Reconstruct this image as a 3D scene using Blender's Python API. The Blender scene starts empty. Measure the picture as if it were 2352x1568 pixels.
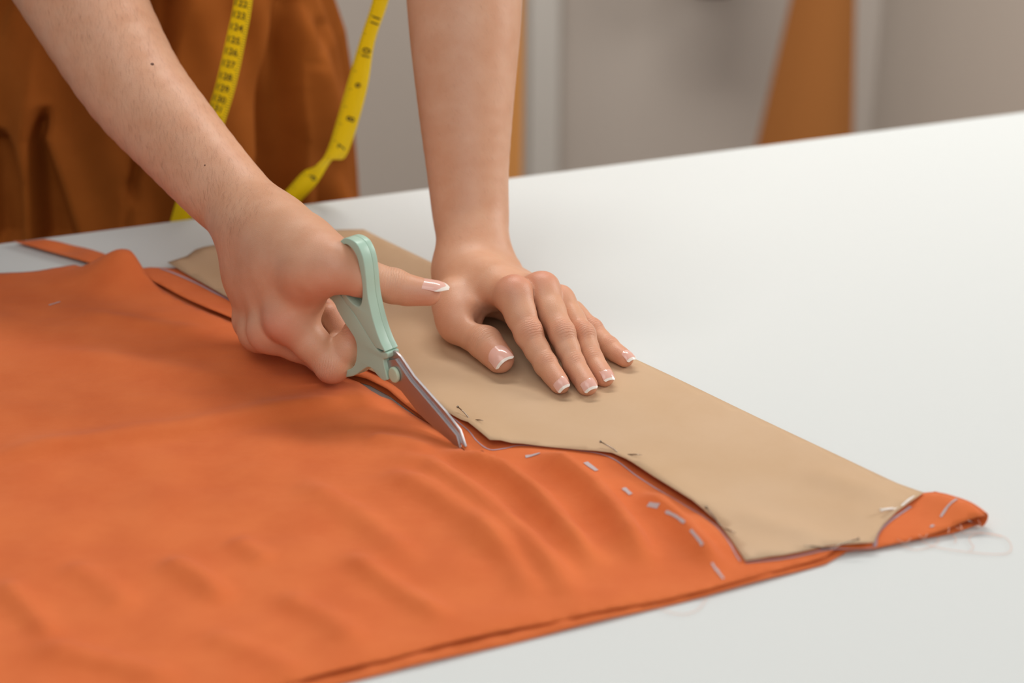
import bpy, bmesh, math, random
import numpy as np
from mathutils import Vector, Matrix
from mathutils.geometry import delaunay_2d_cdt

random.seed(7); rng = np.random.default_rng(7)
scene = bpy.context.scene
COL = scene.collection

# ------------------------------------------------------------------ camera
# World units are metres; the table top is z = 0, the floor z = -0.9.
FPX = 4200.0                       # focal length in pixels of a 2352 px wide frame
PITCH = math.radians(25); DIST = 1.235
CAM = np.array([0, -DIST*math.cos(PITCH), DIST*math.sin(PITCH)])
FWD = np.array([0, math.cos(PITCH), -math.sin(PITCH)]); UPV = np.array([0, math.sin(PITCH), math.cos(PITCH)])
RGT = np.array([1.0, 0, 0])
cd = bpy.data.cameras.new('camera'); cam = bpy.data.objects.new('camera', cd); COL.objects.link(cam)
cam.location = CAM; cam.rotation_euler = (math.pi/2-PITCH, 0, 0)
cd.sensor_width = 36; cd.lens = FPX/2352*36; cd.clip_start = 0.02
cd.dof.use_dof = True; cd.dof.focus_distance = 1.16; cd.dof.aperture_fstop = 4.3
scene.camera = cam
# ------------------------------------------------------------------ world, lights, exposure
w = bpy.data.worlds.new('world'); scene.world = w; w.use_nodes = True
bg = w.node_tree.nodes['Background']; bg.inputs[0].default_value = (0.93, 0.96, 1.0, 1); bg.inputs[1].default_value = 0.30
def area(name, loc, target, sx, sy, watts, colr):
    l = bpy.data.lights.new(name, 'AREA'); l.shape = 'RECTANGLE'; l.size = sx; l.size_y = sy; l.energy = watts; l.color = colr
    o = bpy.data.objects.new(name, l); COL.objects.link(o); o.location = loc
    o.rotation_euler = (Vector(target)-Vector(loc)).to_track_quat('-Z', 'Y').to_euler()
    return o
area('window_light', (2.66, .62, 1.36), (-.10, -.08, 0), 1.1, 1.1, 70, (1, .985, .96))
area('front_softbox', (.25, -2.1, 1.5), (-.05, .1, .1), 2.0, 1.5, 36, (1, .985, .96))
area('added_top_fill', (-.75, -.80, 1.9), (-.4, 0, 0), 1.1, .9, 11, (1, .985, .96))  # unseen overhead fill, added to brighten the left of the table
area('added_wall_fill', (-.1, 1.2, 2.2), (0, 2.3, .3), 1.8, .6, 118, (1, .97, .93))  # unseen lamp, added only to brighten the back wall
vs = scene.view_settings
vs.view_transform = 'Standard'; vs.look = 'None'; vs.gamma = 1; vs.use_curve_mapping = False; vs.exposure = -0.66

# ------------------------------------------------------------------ helpers
def ray(u, v): return FWD + RGT*(u-1176)/FPX + UPV*(784-v)/FPX
def at_z(u, v, z):                 # point of the place at height z seen in that direction
    r = ray(u, v); return CAM + r*((z-CAM[2])/r[2])
def at_y(u, v, y):
    r = ray(u, v); return CAM + r*((y-CAM[1])/r[1])
def at_d(u, v, d): return CAM + ray(u, v)*d
V3 = lambda *a: np.array(a, float)
unit = lambda v: np.asarray(v, float)/np.linalg.norm(v)

def srgb(r, g, b):
    f = lambda c: (c/255/12.92 if c/255 <= .04045 else ((c/255+.055)/1.055)**2.4)
    return (f(r), f(g), f(b), 1)

def link(name, me, mat=None, parent=None, smooth=True):
    o = bpy.data.objects.new(name, me); COL.objects.link(o)
    if mat is not None:
        for m in (mat if isinstance(mat, (list, tuple)) else [mat]): me.materials.append(m)
    if smooth and len(me.polygons): me.polygons.foreach_set('use_smooth', [True]*len(me.polygons))
    if parent is not None: o.parent = parent; o.matrix_parent_inverse = parent.matrix_world.inverted()
    return o
def mesh(name, verts, faces, mat=None, parent=None, smooth=True):
    me = bpy.data.meshes.new(name); me.from_pydata([tuple(map(float, v)) for v in verts], [], [tuple(map(int, f)) for f in faces]); me.update()
    return link(name, me, mat, parent, smooth)
def from_bm(name, bm, mat=None, parent=None, smooth=True):
    me = bpy.data.meshes.new(name); bm.to_mesh(me); bm.free(); return link(name, me, mat, parent, smooth)
def empty(name, loc):
    o = bpy.data.objects.new(name, None); COL.objects.link(o); o.location = loc; o.empty_display_size = .02
    bpy.context.view_layer.update(); return o
def tag(o, label=None, cat=None, group=None, kind=None):
    if label: o['label'] = label
    if cat: o['category'] = cat
    if group: o['group'] = group
    if kind: o['kind'] = kind
    return o
def box(name, size, loc, mat, parent=None, rz=0, bev=0, ry=0):
    bm = bmesh.new(); bmesh.ops.create_cube(bm, size=1)
    bmesh.ops.scale(bm, vec=size, verts=bm.verts)
    if bev: bmesh.ops.bevel(bm, geom=bm.edges[:], offset=bev, segments=3, affect='EDGES', profile=.5)
    M = Matrix.Translation(loc) @ Matrix.Rotation(rz, 4, 'Z') @ Matrix.Rotation(ry, 4, 'Y')
    bmesh.ops.transform(bm, matrix=M, verts=bm.verts)
    return from_bm(name, bm, mat, parent, smooth=False)
def tube(name, pts, r, mat, parent=None, n=8, closed=False):
    pts = [np.asarray(p, float) for p in pts]; rs = r if hasattr(r, '__len__') else [r]*len(pts)
    V = []; F = []; prev = None
    for i, p in enumerate(pts):
        t = unit(pts[min(i+1, len(pts)-1)]-pts[max(i-1, 0)])
        a = prev if prev is not None else (V3(0, 0, 1) if abs(t[2]) < .9 else V3(1, 0, 0))
        a = unit(a-t*(a@t)); b = np.cross(t, a); prev = a
        for k in range(n):
            q = 2*math.pi*k/n; V.append(p+rs[i]*(math.cos(q)*a+math.sin(q)*b))
    for i in range(len(pts)-1):
        for k in range(n): F.append((i*n+k, i*n+(k+1) % n, (i+1)*n+(k+1) % n, (i+1)*n+k))
    F.append(tuple(range(n))[::-1]); F.append(tuple((len(pts)-1)*n+k for k in range(n)))
    return mesh(name, V, F, mat, parent)
def spline(pts, n):                # Catmull-Rom through points
    P = [np.asarray(p, float) for p in pts]; P = [2*P[0]-P[1]]+P+[2*P[-1]-P[-2]]; out = []
    for i in range(1, len(P)-2):
        for k in range(n):
            t = k/n; a, b, c, d = P[i-1], P[i], P[i+1], P[i+2]
            out.append(.5*((2*b)+(c-a)*t+(2*a-5*b+4*c-d)*t*t+(3*b-a-3*c+d)*t**3))
    out.append(P[-2]); return out

# ------------------------------------------------------------------ materials
def material(name, base, rough=.6, spec=.5, metal=0, sss=0, sheen=0):
    m = bpy.data.materials.new(name); m.use_nodes = True; b = m.node_tree.nodes['Principled BSDF']
    b.inputs['Base Color'].default_value = base; b.inputs['Roughness'].default_value = rough
    b.inputs['Specular IOR Level'].default_value = spec; b.inputs['Metallic'].default_value = metal
    if sss: b.inputs['Subsurface Weight'].default_value = sss
    if sheen: b.inputs['Sheen Weight'].default_value = sheen; b.inputs['Sheen Roughness'].default_value = .5
    return m
def nodes(m): return m.node_tree.nodes, m.node_tree.links, m.node_tree.nodes['Principled BSDF']
def coords(m, scale=(1, 1, 1), rot=(0, 0, 0)):
    N, L, b = nodes(m); tc = N.new('ShaderNodeTexCoord'); mp = N.new('ShaderNodeMapping')
    mp.inputs['Scale'].default_value = scale; mp.inputs['Rotation'].default_value = rot
    L.new(tc.outputs['Object'], mp.inputs[0]); return mp.outputs[0]
def noise(m, vec, scale, detail=3, rough=.55):
    N, L, b = nodes(m); n = N.new('ShaderNodeTexNoise'); n.inputs['Scale'].default_value = scale
    n.inputs['Detail'].default_value = detail; n.inputs['Roughness'].default_value = rough; L.new(vec, n.inputs['Vector']); return n.outputs['Fac']
def vary(m, fac, c1, c2, lo=.35, hi=.65):
    N, L, b = nodes(m); r = N.new('ShaderNodeValToRGB'); r.color_ramp.elements[0].position = lo; r.color_ramp.elements[1].position = hi
    r.color_ramp.elements[0].color = c1; r.color_ramp.elements[1].color = c2; L.new(fac, r.inputs[0]); return r.outputs[0]
def bump(m, fac, strength, dist):
    N, L, b = nodes(m); n = N.new('ShaderNodeBump'); n.inputs['Strength'].default_value = strength; n.inputs['Distance'].default_value = dist
    L.new(fac, n.inputs['Height'])
    if b.inputs['Normal'].links: L.new(b.inputs['Normal'].links[0].from_socket, n.inputs['Normal'])
    L.new(n.outputs[0], b.inputs['Normal'])

M = {}
M['table'] = material('white_laminate', srgb(208, 211, 209), .6, .2)
M['table_edge'] = material('table_edge', srgb(214, 212, 207), .5)
M['metal_leg'] = material('grey_metal', srgb(150, 150, 150), .35, metal=1)
m = M['fabric'] = material('orange_cotton', srgb(212, 108, 56), .72, .18, sheen=.06)
v = coords(m, (1, 1, 1)); c = vary(m, noise(m, v, 26, 5), srgb(206, 102, 50), srgb(214, 111, 57)); nodes(m)[1].new(c, nodes(m)[2].inputs['Base Color'])
bump(m, noise(m, coords(m, (900, 900, 900)), 1, 2), .25, .0004)
bump(m, noise(m, coords(m, (20, 45, 20), (0, 0, math.radians(52))), 1, 3), .28, .004)
m = M['paper'] = material('kraft_paper', srgb(205, 169, 126), .7, .25)
v = coords(m); c = vary(m, noise(m, v, 9, 6), srgb(192, 159, 124), srgb(199, 168, 136)); nodes(m)[1].new(c, nodes(m)[2].inputs['Base Color'])
bump(m, noise(m, coords(m, (700, 700, 700)), 1, 3), .12, .0003)
M['chalk'] = material('tailor_chalk', srgb(182, 152, 156), .9, .1)
M['chalk_blue'] = material('pale_blue_chalk', srgb(186, 172, 172), .9, .1)
M['pin'] = material('steel_pin', srgb(150, 138, 125), .25, metal=1)
M['pin_white'] = material('white_pin', srgb(235, 230, 222), .3)
M['thread'] = material('orange_thread', srgb(240, 190, 168), .8)
m = M['green'] = material('mint_plastic', srgb(172, 200, 181), .34, .45, sss=.08); nodes(m)[2].inputs['Subsurface Radius'].default_value = (.004, .004, .004)
m = M['steel'] = material('blade_steel', srgb(190, 184, 184), .42, metal=1)
bump(m, noise(m, coords(m, (60, 60, 900)), 1, 2), .04, .0003)
M['cap'] = material('pale_green_cap', srgb(190, 208, 180), .4)
m = M['garment'] = material('brown_twill', srgb(138, 74, 26), .9, .08)
v = coords(m); c = vary(m, noise(m, v, 14, 4), srgb(142, 76, 26), srgb(156, 86, 33)); nodes(m)[1].new(c, nodes(m)[2].inputs['Base Color'])
bump(m, noise(m, coords(m, (700, 700, 700)), 1, 2), .3, .0006)
M['tape'] = material('yellow_tape', srgb(250, 212, 4), .5, .3)
M['ink'] = material('tape_ink', srgb(70, 55, 20), .6)
M['nail'] = material('nail_pink', srgb(226, 176, 160), .16, .6, sss=.15); M['nail_tip'] = material('nail_white', srgb(234, 222, 210), .18, .6)
for k in ('nail',): nodes(M[k])[2].inputs['Subsurface Radius'].default_value = (.002, .001, .0008)
M['hair'] = material('arm_hair', srgb(104, 66, 42), .6); M['mole'] = material('mole', srgb(96, 55, 38), .6)
M['wall'] = material('wall_shaded_tone', srgb(176, 166, 156), .9, .1)  # shade on the nearer wall is put into its colour
M['wall2'] = material('wall_lit_tone', srgb(190, 176, 163), .9, .1)  # lighter tone paints in the stronger light on the farther wall
M['light_band'] = material('pale_light_band', srgb(192, 187, 179), .8, .1)  # colour of the soft light band painted onto the back wall
M['floor'] = material('grey_floor', srgb(150, 140, 130), .6)
M['kraft_roll'] = material('kraft_card', srgb(158, 100, 50), .8, .15)
M['kraft_edge'] = material('kraft_card_edge', srgb(190, 140, 70), .8, .15)
M['ochre'] = material('ochre_wood', srgb(226, 156, 82), .6)
M['dark_cloth'] = material('dark_brown_cloth', srgb(84, 60, 40), .9, .1)
# skin: mottled, flushed at knuckles and finger ends (attribute 'flush'), fine creases (attribute 'crease')
m = M['skin'] = material('skin', srgb(208, 158, 128), .44, .42, sss=.18); N, L, b = nodes(m)
b.inputs['Subsurface Radius'].default_value = (.0045, .0018, .0010); b.inputs['Subsurface Scale'].default_value = 1
v = coords(m)
c1 = vary(m, noise(m, v, 55, 5), srgb(206, 151, 118), srgb(213, 163, 132), .3, .7)
at = N.new('ShaderNodeAttribute'); at.attribute_name = 'flush'
mx = N.new('ShaderNodeMix'); mx.data_type = 'RGBA'; L.new(at.outputs['Fac'], mx.inputs[0]); L.new(c1, mx.inputs[6]); mx.inputs[7].default_value = srgb(205, 122, 100)
L.new(mx.outputs[2], b.inputs['Base Color'])
vo = N.new('ShaderNodeTexVoronoi'); vo.feature = 'DISTANCE_TO_EDGE'; vo.inputs['Scale'].default_value = 900; L.new(v, vo.inputs['Vector'])
bump(m, vo.outputs['Distance'], .35, .0004)
bump(m, noise(m, v, 220, 4), .10, .0007)
a1 = N.new('ShaderNodeAttribute'); a1.attribute_name = 'along'; a2 = N.new('ShaderNodeAttribute'); a2.attribute_name = 'crease'
def mth(op, a, b_=None, c_=None):
    n = N.new('ShaderNodeMath'); n.operation = op
    for k, x in enumerate((a, b_, c_)):
        if x is None: continue
        if isinstance(x, (int, float)): n.inputs[k].default_value = x
        else: L.new(x, n.inputs[k])
    return n.outputs[0]
ph = mth('ADD', mth('MULTIPLY', a1.outputs['Fac'], 2*math.pi/.0017), mth('MULTIPLY', noise(m, v, 210, 4), 14.0))
wv = mth('POWER', mth('ABSOLUTE', mth('SINE', mth('MULTIPLY', ph, .5))), .45)
bump(m, mth('MULTIPLY', wv, a2.outputs['Fac']), .55, .0008)

# ------------------------------------------------------------------ the room
tag(box('floor', (7, 6, .1), (0, 0.5, -.95), M['floor']), kind='structure')
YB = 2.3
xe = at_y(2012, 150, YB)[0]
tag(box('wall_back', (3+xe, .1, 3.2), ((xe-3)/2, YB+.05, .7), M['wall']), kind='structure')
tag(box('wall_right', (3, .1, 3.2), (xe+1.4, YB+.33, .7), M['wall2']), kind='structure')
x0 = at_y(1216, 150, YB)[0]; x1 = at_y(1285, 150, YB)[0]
tag(box('light_band_1', (x1-x0, .02, 3.0), ((x0+x1)/2, YB-.012, .6), M['light_band'], bev=.004), kind='structure')  # pale strip added in place of a light band on the wall
# ochre post
p0 = at_y(1176, 380, 1.5); post = empty('wooden_post', (p0[0], 1.5, -.9)); tag(post, 'narrow ochre wooden post standing behind the upright forearm', 'post')
box('upright', (.038, .03, 2.4), (p0[0]+.004, 1.5, .32), M['ochre'], post, bev=.003, ry=math.radians(.6))
box('foot', (.14, .30, .03), (p0[0]-.01, 1.5, -.885), M['ochre'], post, bev=.004)
# rolled sheet of kraft card, flaring towards its foot
yr = 1.95
def roll():
    zt, zb = 1.1, -.9
    a = at_y(1815, 0, yr); b_ = at_y(1965, 0, yr); c_ = at_y(1737, 328, yr); d_ = at_y(1962, 300, yr)
    def edges(z):
        t = (a[2]-z)/(a[2]-c_[2]); return a[0]+(c_[0]-a[0])*t, b_[0]+(d_[0]-b_[0])*t
    V = []; F = []; n = 40; rows = 24
    for i in range(rows+1):
        z = zt+(zb-zt)*i/rows; tt = max(min((z-a[2]), .35), -.45)
        l, r = edges(a[2]+tt); cx = (l+r)/2; rr = (r-l)/2
        for k in range(n+1):
            q = -math.pi*.10+k/n*math.pi*2.35; s = rr*(1+.035*(k/n)-.035)
            V.append((cx+s*math.cos(q), yr-s*.8*math.sin(q)-.0, z))
    for i in range(rows):
        for k in range(n): F.append((i*(n+1)+k, i*(n+1)+k+1, (i+1)*(n+1)+k+1, (i+1)*(n+1)+k))
    cx = at_y(1860, 300, yr)[0]
    root = empty('paper_roll', (cx, yr, -.9)); tag(root, 'tall brown kraft card roll standing against the wall at right', 'paper roll')
    o = mesh('sheet', V, F, M['kraft_roll'], root); md = o.modifiers.new('thick', 'SOLIDIFY'); md.thickness = .003
    pts = [np.array(V[i*(n+1)])+V3(-.004, -.002, 0) for i in range(rows+1)]
    tube('sheet_edge', pts, .0065, M['kraft_edge'], root, 6)
roll()
# dark cloth hanging high on the wall
def hanging():
    root = empty('hanging_cloth', tuple(at_y(1640, -70, 2.2))); tag(root, 'dark brown cloth hanging on the wall above the white table', 'cloth')
    V = []; F = []; n = 48; rows = 14; cx = root.location.x; zb = at_y(1640, -12, 2.2)[2]
    for i in range(rows+1):
        t = i/rows; z = zb+.55*t
        for k in range(n):
            q = 2*math.pi*k/n; wv = 1+.10*math.sin(7*q+2*t)*(1-t)
            rx = .085*(1-.55*t)*wv*(math.sqrt(min(1, t*8+.12))); V.append((cx+rx*math.cos(q), 2.2+rx*.45*math.sin(q), z))
    for i in range(rows):
        for k in range(n): F.append((i*n+k, i*n+(k+1) % n, (i+1)*n+(k+1) % n, (i+1)*n+k))
    F.append(tuple(range(n))[::-1]); F.append(tuple(rows*n+k for k in range(n)))
    mesh('drape', V, F, M['dark_cloth'], root)
    tube('hook', [(cx, 2.298, zb+.6), (cx, 2.25, zb+.6), (cx, 2.22, zb+.55), (cx, 2.2, zb+.5)], .006, M['metal_leg'], root)
hanging()

# ------------------------------------------------------------------ table
EA = at_z(0, 558, 0); EB = at_z(2352, 256, 0); ED = unit(EB-EA); EN = V3(ED[1], -ED[0], 0)   # far edge and the way towards the camera
def table():
    ang = math.atan2(ED[1], ED[0]); A = EA-ED*.45; Lg, Dp = 2.3, 1.25
    ctr = A+ED*Lg/2+EN*Dp/2
    root = empty('work_table', (ctr[0], ctr[1], -.9)); tag(root, 'large white work table under the orange cloth and brown paper', 'table')
    box('table_top', (Lg, Dp, .028), (ctr[0], ctr[1], -.014), M['table'], root, ang, bev=.0022)
    for sx in (-1, 1):
        for sy in (-1, 1):
            q = ctr+ED*sx*(Lg/2-.08)+EN*sy*(Dp/2-.08)
            box('leg', (.05, .05, .872), (q[0], q[1], -.464), M['metal_leg'], root, ang, bev=.003)
    for sy in (-1, 1):
        q = ctr+EN*sy*(Dp/2-.08); box('apron', (Lg-.2, .02, .06), (q[0], q[1], -.058), M['table_edge'], root, ang)
table()

# ------------------------------------------------------------------ cloth and paper
def poly_mesh(outline, spacing, jitter=.25):
    """triangulated sheet inside a 2-D outline (list of xy)"""
    out = [Vector((float(p[0]), float(p[1]))) for p in outline]
    dense = []
    for i, p in enumerate(out):
        q = out[(i+1) % len(out)]; n = max(1, int((q-p).length/spacing))
        for k in range(n): dense.append(p.lerp(q, k/n))
    P = np.array([(p.x, p.y) for p in dense]); lo = P.min(0); hi = P.max(0)
    gx, gy = np.meshgrid(np.arange(lo[0], hi[0], spacing), np.arange(lo[1], hi[1], spacing*.87)); gx[1::2] += spacing/2
    G = np.stack([gx.ravel(), gy.ravel()], 1)
    ins = np.zeros(len(G), bool); md = np.full(len(G), 9.)
    for i in range(len(P)):
        a = P[i]; b_ = P[(i+1) % len(P)]
        cond = (a[1] > G[:, 1]) != (b_[1] > G[:, 1])
        with np.errstate(divide='ignore', invalid='ignore'):
            xi = (b_[0]-a[0])*(G[:, 1]-a[1])/(b_[1]-a[1])+a[0]
        ins ^= cond & (G[:, 0] < xi)
        ab = b_-a; t = np.clip(((G-a)@ab)/(ab@ab+1e-12), 0, 1); md = np.minimum(md, np.linalg.norm(G-a-t[:, None]*ab, axis=1))
    G = G[ins & (md > spacing*.45)]
    pts = dense+[Vector((float(a), float(b_))) for a, b_ in G]; nb = len(dense)
    r = delaunay_2d_cdt(pts, [(i, (i+1) % nb) for i in range(nb)], [tuple(range(nb))], 2, 1e-7)
    return np.array([(p.x, p.y) for p in r[0]]), [tuple(f) for f in r[2]]
def seg_dist(X, Y, poly):
    """distance to a polyline, the share of its length at the nearest point, and the signed side"""
    best = np.full(X.shape, 9.); tt = np.zeros(X.shape); sg = np.zeros(X.shape); tot = sum(np.linalg.norm(np.subtract(poly[i+1][:2], poly[i][:2])) for i in range(len(poly)-1)); acc = 0
    for i in range(len(poly)-1):
        a = np.array(poly[i][:2]); b_ = np.array(poly[i+1][:2]); ab = b_-a; ln = np.linalg.norm(ab)
        t = np.clip(((X-a[0])*ab[0]+(Y-a[1])*ab[1])/(ln*ln), 0, 1); dx = X-a[0]-t*ab[0]; dy = Y-a[1]-t*ab[1]; d = np.hypot(dx, dy)
        m_ = d < best; best = np.where(m_, d, best); tt = np.where(m_, (acc+t*ln)/tot, tt); sg = np.where(m_, np.sign(ab[0]*dy-ab[1]*dx), sg); acc += ln
    return best, tt, sg
tp = lambda L_, z=.006: [at_z(u, v, z) for u, v in L_]
# wrinkles: polyline of crest, height (mm), width left / right of the crest (mm)
RIDGES = [
 ([(1010, 1040), (1045, 1042), (1100, 1062), (1160, 1084), (1225, 1135), (1290, 1205), (1370, 1300)], 5.2, 7.5, 6.0),
 ([(1235, 1036), (1290, 1064), (1365, 1125), (1425, 1195), (1490, 1290)], 6.0, 9.0, 6.0),
 ([(1480, 1130), (1545, 1180), (1605, 1248), (1650, 1300)], 4.6, 7.0, 5.0),
 ([(1585, 1178), (1640, 1218), (1690, 1268)], 3.0, 5.0, 5.0),
 ([(1505, 1128), (1570, 1160), (1630, 1190)], 2.0, 3.5, 3.5),
 ([(905, 1045), (985, 1062), (1060, 1112), (1160, 1190), (1260, 1290), (1330, 1380)], 4.0, 9, 6.5),
 ([(890, 1075), (980, 1120), (1080, 1190), (1180, 1290)], 3.0, 9, 7),
 ([(840, 1000), (930, 1015), (1000, 1035)], 2.0, 8, 6),
 ([(-60, 1056), (150, 1022), (400, 987), (640, 945), (790, 918), (880, 908)], 3.2, 7, 16),
 ([(800, 1270), (900, 1340), (1030, 1420)], 2.6, 7, 6), ([(640, 1360), (760, 1420), (830, 1480)], 2.0, 8, 7),
 ([(380, 1280), (470, 1330), (520, 1380)], 2.6, 8, 6), ([(540, 1230), (620, 1290)], 1.8, 8, 6),
 ([(0, 1330), (70, 1400), (130, 1470)], 2.2, 7, 6), ([(80, 1480), (260, 1520), (420, 1560)], 2.0, 8, 7),
 ([(150, 1290), (260, 1350), (300, 1400)], 1.8, 9, 7), ([(180, 715), (330, 740), (480, 760)], 1.4, 10, 8),
 ([(100, 800), (300, 830), (520, 870)], 1.2, 12, 11), ([(690, 1100), (830, 1180), (960, 1290)], 2.2, 10, 7),
 ([(1090, 1180), (1180, 1290), (1230, 1370)], 2.0, 8, 6), ([(470, 1450), (600, 1500), (700, 1540)], 1.6, 8, 7),
]
RW = [(tp(p), h/1000, wl/1000, wr/1000) for p, h, wl, wr in RIDGES]
FOLD = tp([(840, 520), (2128, 1132), (2262, 1196)])     # the cloth is folded along here
FRONT = tp([(2262, 1196), (2206, 1204), (2141, 1219), (2070, 1234), (2006, 1246), (1921, 1254), (1896, 1270), (1776, 1301), (1626, 1346), (1476, 1376), (1176, 1434), (625, 1567), (-500, 1842)])
CUT = tp([(303, 612), (420, 676), (540, 733), (680, 800), (820, 868), (905, 910), (1000, 975), (1066, 1032)])
PIECE = tp([(380, 600), (540, 690), (700, 775), (880, 860), (1030, 945), (1060, 965), (1125, 1018), (1200, 1017), (1405, 1040), (1650, 1200), (1712, 1283), (2008, 1243), (2095, 1150), (2120, 1135), (835, 525)])
def inside(X, Y, poly):
    r = np.zeros(X.shape, bool); n = len(poly)
    for i in range(n):
        a = poly[i]; b_ = poly[(i+1) % n]; c_ = (a[1] > Y) != (b_[1] > Y)
        r ^= c_ & (X < (b_[0]-a[0])*(Y-a[1])/(b_[1]-a[1]+1e-12)+a[0])
    return r
CURL = at_z(292, 622, .006)
def cloth_h(X, Y):
    X = np.asarray(X, float); Y = np.asarray(Y, float)
    h = np.full(X.shape, .0048)
    for p, a, wl, wr in RW:
        d, t, s = seg_dist(X, Y, p); wdt = np.where(s > 0, wr, wl); env = np.minimum(1, np.minimum(t, 1-t)*5+.12); h += 1.8*a*env*np.exp(-(d/wdt)**2)
    h += .0007*(np.sin(38*X+61*Y+1.3)*np.sin(47*X-33*Y)+.6*np.sin(90*X+70*Y)*np.cos(52*X-88*Y+.7))
    dp, _, _ = seg_dist(X, Y, PIECE+[PIECE[0]]); ins = inside(X, Y, PIECE)
    sd = np.where(ins, dp, -dp)                                     # flat under the paper
    k = np.clip((sd+.016)/.020, 0, 1); k = k*k*(3-2*k); h = h*(1-k)+.0046*k
    d, t, s = seg_dist(X, Y, FOLD); h += .0040*np.exp(-(d/.012)**2)*np.clip((t-.90)/.05, 0, 1)
    d, t, s = seg_dist(X, Y, FRONT); h += (-.0012+.0012*np.sin(t*40)*np.sin(t*17))*np.exp(-(d/.006)**2)
    h += .0030*np.exp(-(np.hypot(X-at_z(2215, 1198, 0)[0], Y-at_z(2215, 1198, 0)[1])/.016)**2)
    h += .0026*np.exp(-(np.hypot(X-at_z(1900, 1262, 0)[0], Y-at_z(1900, 1262, 0)[1])/.010)**2)
    return h
def curl_lift(X, Y):
    dx = X-CURL[0]; dy = Y-CURL[1]; d = np.hypot(dx*1.0, dy*1.0); return .0185*np.exp(-(np.hypot(dx*.8, dy)/.021)**2)
far = tp([(-500, 668), (-150, 640), (0, 624), (90, 615), (170, 604), (235, 618), (296, 618)])
edgeA = tp([(303, 620), (345, 646), (400, 674), (480, 714), (540, 737), (640, 785), (760, 841), (825, 872), (852, 896), (874, 907), (901, 913), (933, 933), (964, 951), (1009, 981), (1052, 1015), (1066, 1032)])
edgeB = tp([(1068, 1029), (1030, 996), (985, 962), (950, 940), (923, 921), (890, 896), (842, 870), (807, 860), (760, 838), (640, 782), (540, 734), (480, 711), (400, 671), (346, 643), (306, 616), (345, 609), (390, 612), (500, 600), (650, 570), (780, 548), (838, 536)])
fold = tp([(900, 568), (1176, 700), (1600, 905), (2108, 1134), (2142, 1136), (2185, 1156), (2230, 1178)])
cloth = empty('orange_fabric', tuple(at_z(900, 1250, 0)[:2])+(0,)); tag(cloth, 'orange cotton cloth folded double and half cut, spread over the white table', 'fabric')
out = far+edgeA+edgeB+fold+FRONT
P2, F2 = poly_mesh([p[:2] for p in out], .0038)
X, Y = P2[:, 0], P2[:, 1]; Zc = cloth_h(X, Y)
dB, tB, _ = seg_dist(X, Y, edgeB[:15]); dA, tA, _ = seg_dist(X, Y, edgeA); isA = dA < dB
Zc += np.where(isA, curl_lift(X, Y), 0)
Zc += np.where(~isA, .0016*np.exp(-(dB/.008)**2)*np.clip(tB*6, 0, 1), -.0010*np.exp(-(dA/.006)**2)*np.clip((1-tA)*8, 0, 1))
o = mesh('upper_layer', np.stack([X, Y, Zc], 1), F2, M['fabric'], cloth); md = o.modifiers.new('thick', 'SOLIDIFY'); md.thickness = .0006; md.offset = -1
# lower layer, a little longer at the front, and the rolled fold that joins the two
FRONT2 = tp([(2252, 1202), (2190, 1222), (2066, 1247), (1946, 1266), (1896, 1293), (1816, 1315), (1626, 1366), (1176, 1475), (715, 1585), (-500, 1874)], .0015)
ee = lambda L_, off: [p+off for p in L_]
out2 = ee(far, V3(0, -.004, 0))+ee(edgeA[:7], V3(-.0012, -.0012, 0))+ee(edgeA[7:], V3(-.003, -.003, 0))+ee(edgeB[:-6], V3(.0015, .0015, 0))+[edgeB[-6]+V3(.004, -.002, 0)]+ee(edgeB[-5:], V3(0, -.004, 0))+ee(fold[:4], V3(-.004, -.004, 0))+ee(fold[4:], V3(-.001, -.003, 0))+FRONT2
P3, F3 = poly_mesh([p[:2] for p in out2], .009)
X3, Y3 = P3[:, 0], P3[:, 1]; d2, t2, _ = seg_dist(X3, Y3, FRONT2)
Z3 = .0012+.0016*np.exp(-((d2-.004)/.004)**2)+.0005*np.sin(60*X3+40*Y3)*np.exp(-(d2/.02)**2)
o = mesh('lower_layer', np.stack([X3, Y3, Z3], 1), F3, M['fabric'], cloth); md = o.modifiers.new('thick', 'SOLIDIFY'); md.thickness = .0006; md.offset = -1
V = []; F = []; fl = spline(fold[4:]+[at_z(2258, 1192, .006)], 8)
for i, p in enumerate(fl):
    t = unit(fl[min(i+1, len(fl)-1)]-fl[max(i-1, 0)]); nn = V3(-t[1], t[0], 0)*1.0
    hz = float(cloth_h(np.array([p[0]]), np.array([p[1]]))[0])
    for k in range(9):
        q = math.pi/2-math.pi*k/8; V.append((p[0]+nn[0]*(.0045*math.cos(q)), p[1]+nn[1]*(.0045*math.cos(q)), (hz+.0012)/2+(hz-.0012)/2*math.sin(q)))
for i in range(len(fl)-1):
    for k in range(8): F.append((i*9+k, (i+1)*9+k, (i+1)*9+k+1, i*9+k+1))
o = mesh('fold', V, F, M['fabric'], cloth); md = o.modifiers.new('thick', 'SOLIDIFY'); md.thickness = .0006; md.offset = -1
def ribbon_on(name, px, wmm, mat, lift=.00035, parent=cloth, hf=None, n=5):
    pts = spline(tp(px), n); V = []; F = []
    for i, p in enumerate(pts):
        t = unit((pts[min(i+1, len(pts)-1)]-pts[max(i-1, 0)])[:2]); nn = np.array([-t[1], t[0]]); ww = wmm/2000*(.8+.4*random.random())
        for s in (-1, 0, 1):
            q = p[:2]+nn*s*ww; V.append((q[0], q[1], float((hf or cloth_h)(np.array([q[0]]), np.array([q[1]]))[0])+lift))
    for i in range(len(pts)-1):
        for k in range(2): F.append((i*3+k, i*3+k+1, i*3+k+4, i*3+k+3))
    o = mesh(name, V, F, mat, parent); return o
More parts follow.
